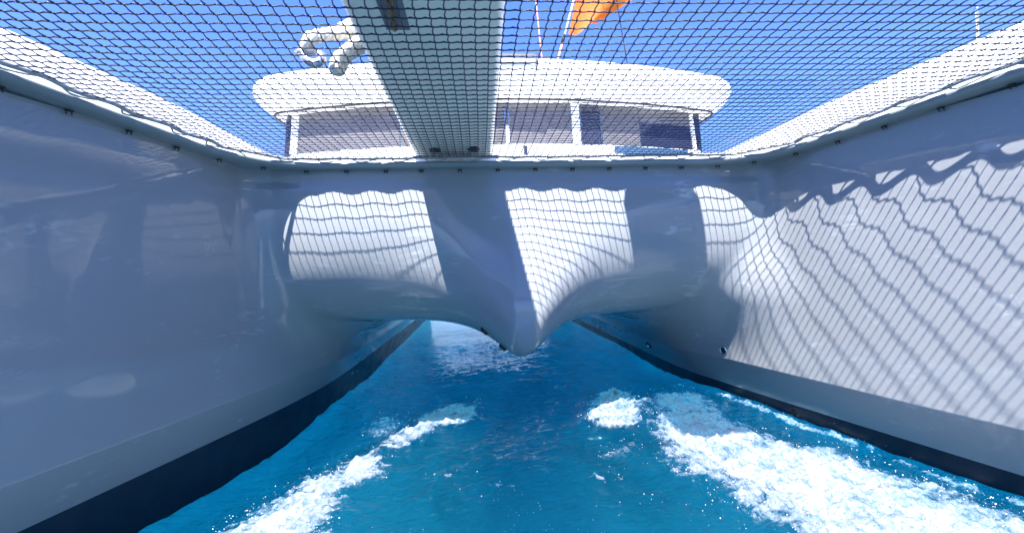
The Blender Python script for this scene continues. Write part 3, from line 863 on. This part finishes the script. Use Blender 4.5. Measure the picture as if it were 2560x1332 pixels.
brk = math_('ADD', math_('ADD', math_('MULTIPLY', n1, 0.4), math_('MULTIPLY', n3_, 0.45)), math_('MULTIPLY', n2, 0.2))
fm = math_('ADD', at.outputs["Fac"], math_('MULTIPLY', math_('SUBTRACT', brk, 0.53), 2.3))
fm = math_('MULTIPLY', rng_(fm, 0.18, 0.85, 0, 1), rng_(at.outputs["Fac"], 0.02, 0.2, 0, 1), True)
mp = n.new("ShaderNodeMapping"); mp.inputs["Scale"].default_value = (1.0, 0.45, 1.0); l.new(tc.outputs["Object"], mp.inputs[0])
tint = noise(1.6, 4, 0.6, 0.8, mp.outputs[0])
cw = n.new("ShaderNodeMix"); cw.data_type = 'RGBA'
cw.inputs[6].default_value = (0.001, 0.068, 0.116, 1); cw.inputs[7].default_value = (0.002, 0.088, 0.142, 1)
l.new(rng_(tint, 0.35, 0.65, 0, 1), cw.inputs[0])
cm = n.new("ShaderNodeMix"); cm.data_type = 'RGBA'; cm.inputs[7].default_value = (0.40, 0.45, 0.51, 1)
l.new(cw.outputs[2], cm.inputs[6]); l.new(fm, cm.inputs[0]); l.new(cm.outputs[2], b.inputs["Base Color"])
l.new(rng_(fm, 0, 1, 0.045, 0.55), b.inputs["Roughness"])
b.inputs["IOR"].default_value = 1.333
b.inputs["Specular IOR Level"].default_value = 0.28
b.subsurface_method = 'RANDOM_WALK'
l.new(rng_(fm, 0, 1, 1.0, 0.15), b.inputs["Subsurface Weight"])
b.inputs["Subsurface Radius"].default_value = (0.25, 0.8, 1.0)
b.inputs["Subsurface Scale"].default_value = 80.0
mp2 = n.new("ShaderNodeMapping"); mp2.inputs["Scale"].default_value = (1.0, 1.5, 1.0); l.new(tc.outputs["Object"], mp2.inputs[0])
w1 = noise(9, 4, 0.55, 0.7, mp2.outputs[0]); w2 = noise(34, 3, 0.55, 0.4, mp2.outputs[0])
hgt = math_('ADD', math_('MULTIPLY', w1, 0.034), math_('MULTIPLY', w2, 0.004))
hgt = math_('ADD', hgt, math_('MULTIPLY', math_('MULTIPLY', brk, fm), 0.035))
bp_ = n.new("ShaderNodeBump"); bp_.inputs["Strength"].default_value = 0.9; bp_.inputs["Distance"].default_value = 1.0
l.new(hgt, bp_.inputs["Height"]); l.new(bp_.outputs[0], b.inputs["Normal"])
sea = obj("sea", V, F, wm)
at_ = sea.data.attributes.new("foam", 'FLOAT', 'POINT'); at_.data.foreach_set("value", foam.reshape(-1).astype(np.float32))
tag(sea, kind="structure")

# spray: little drops thrown off the foam's edges
def ico():
    bm = bmesh.new(); bmesh.ops.create_icosphere(bm, subdivisions=1, radius=1.0); bm.verts.index_update()
    v = np.array([q.co for q in bm.verts]); f = np.array([[q.index for q in fc.verts] for fc in bm.faces]); bm.free(); return v, f
iv, if_ = ico()
w = (foam > 0.12) & (SY < 6) & (SY > 1.5) & (np.abs(SX) < 2.4)
cand = np.argwhere(w); wt = (0.25+np.exp(-((foam[w]-0.35)/0.25)**2)); wt /= wt.sum()
pick = cand[rng.choice(len(cand), 2600, p=wt)]
cen_ = np.stack([SX[tuple(pick.T)], SY[tuple(pick.T)], Z[tuple(pick.T)]], -1)
off = rng.normal(size=(len(cen_), 3))*np.array([0.05, 0.06, 0.0]); off[:, 2] = np.abs(rng.normal(size=len(cen_)))*0.035
cen_ = cen_+off; rad = 0.0009+0.0032*rng.random(len(cen_))**3
# a sprinkle of bubbles on the open water between
bx = np.stack([rng.uniform(-1.0, 1.3, 700), rng.uniform(1.9, 3.1, 700)], -1)
ok = fbm(bx[:, 0]*2.2, bx[:, 1]*2.2, 3, 101) > 0.12; bx = bx[ok]
ixx = np.searchsorted(sx_, bx[:, 0]); iyy = np.searchsorted(sy_, bx[:, 1])
cb = np.stack([bx[:, 0], bx[:, 1], Z[ixx, iyy]+0.001], -1)
cen_ = np.concatenate([cen_, cb]); rad = np.concatenate([rad, 0.0008+0.0024*rng.random(len(cb))**3])
V = (cen_[:, None, :]+rad[:, None, None]*iv[None]).reshape(-1, 3)
F = (np.arange(len(cen_))[:, None, None]*len(iv)+if_[None]).reshape(-1, 3)
M['drop'] = material('water_drops', (0.85, 0.88, 0.92), 0.15)
tag(obj("spray", V, F, 'drop'), "white droplets of spray over the bow wave foam", "spray", kind="stuff")

# ------------------------------------------------------------------ lift everything so that the sea lies at height zero
for o in scene.objects:
    if o.parent is None and o.type in {'MESH', 'EMPTY'}:
        o.location.z += ZS
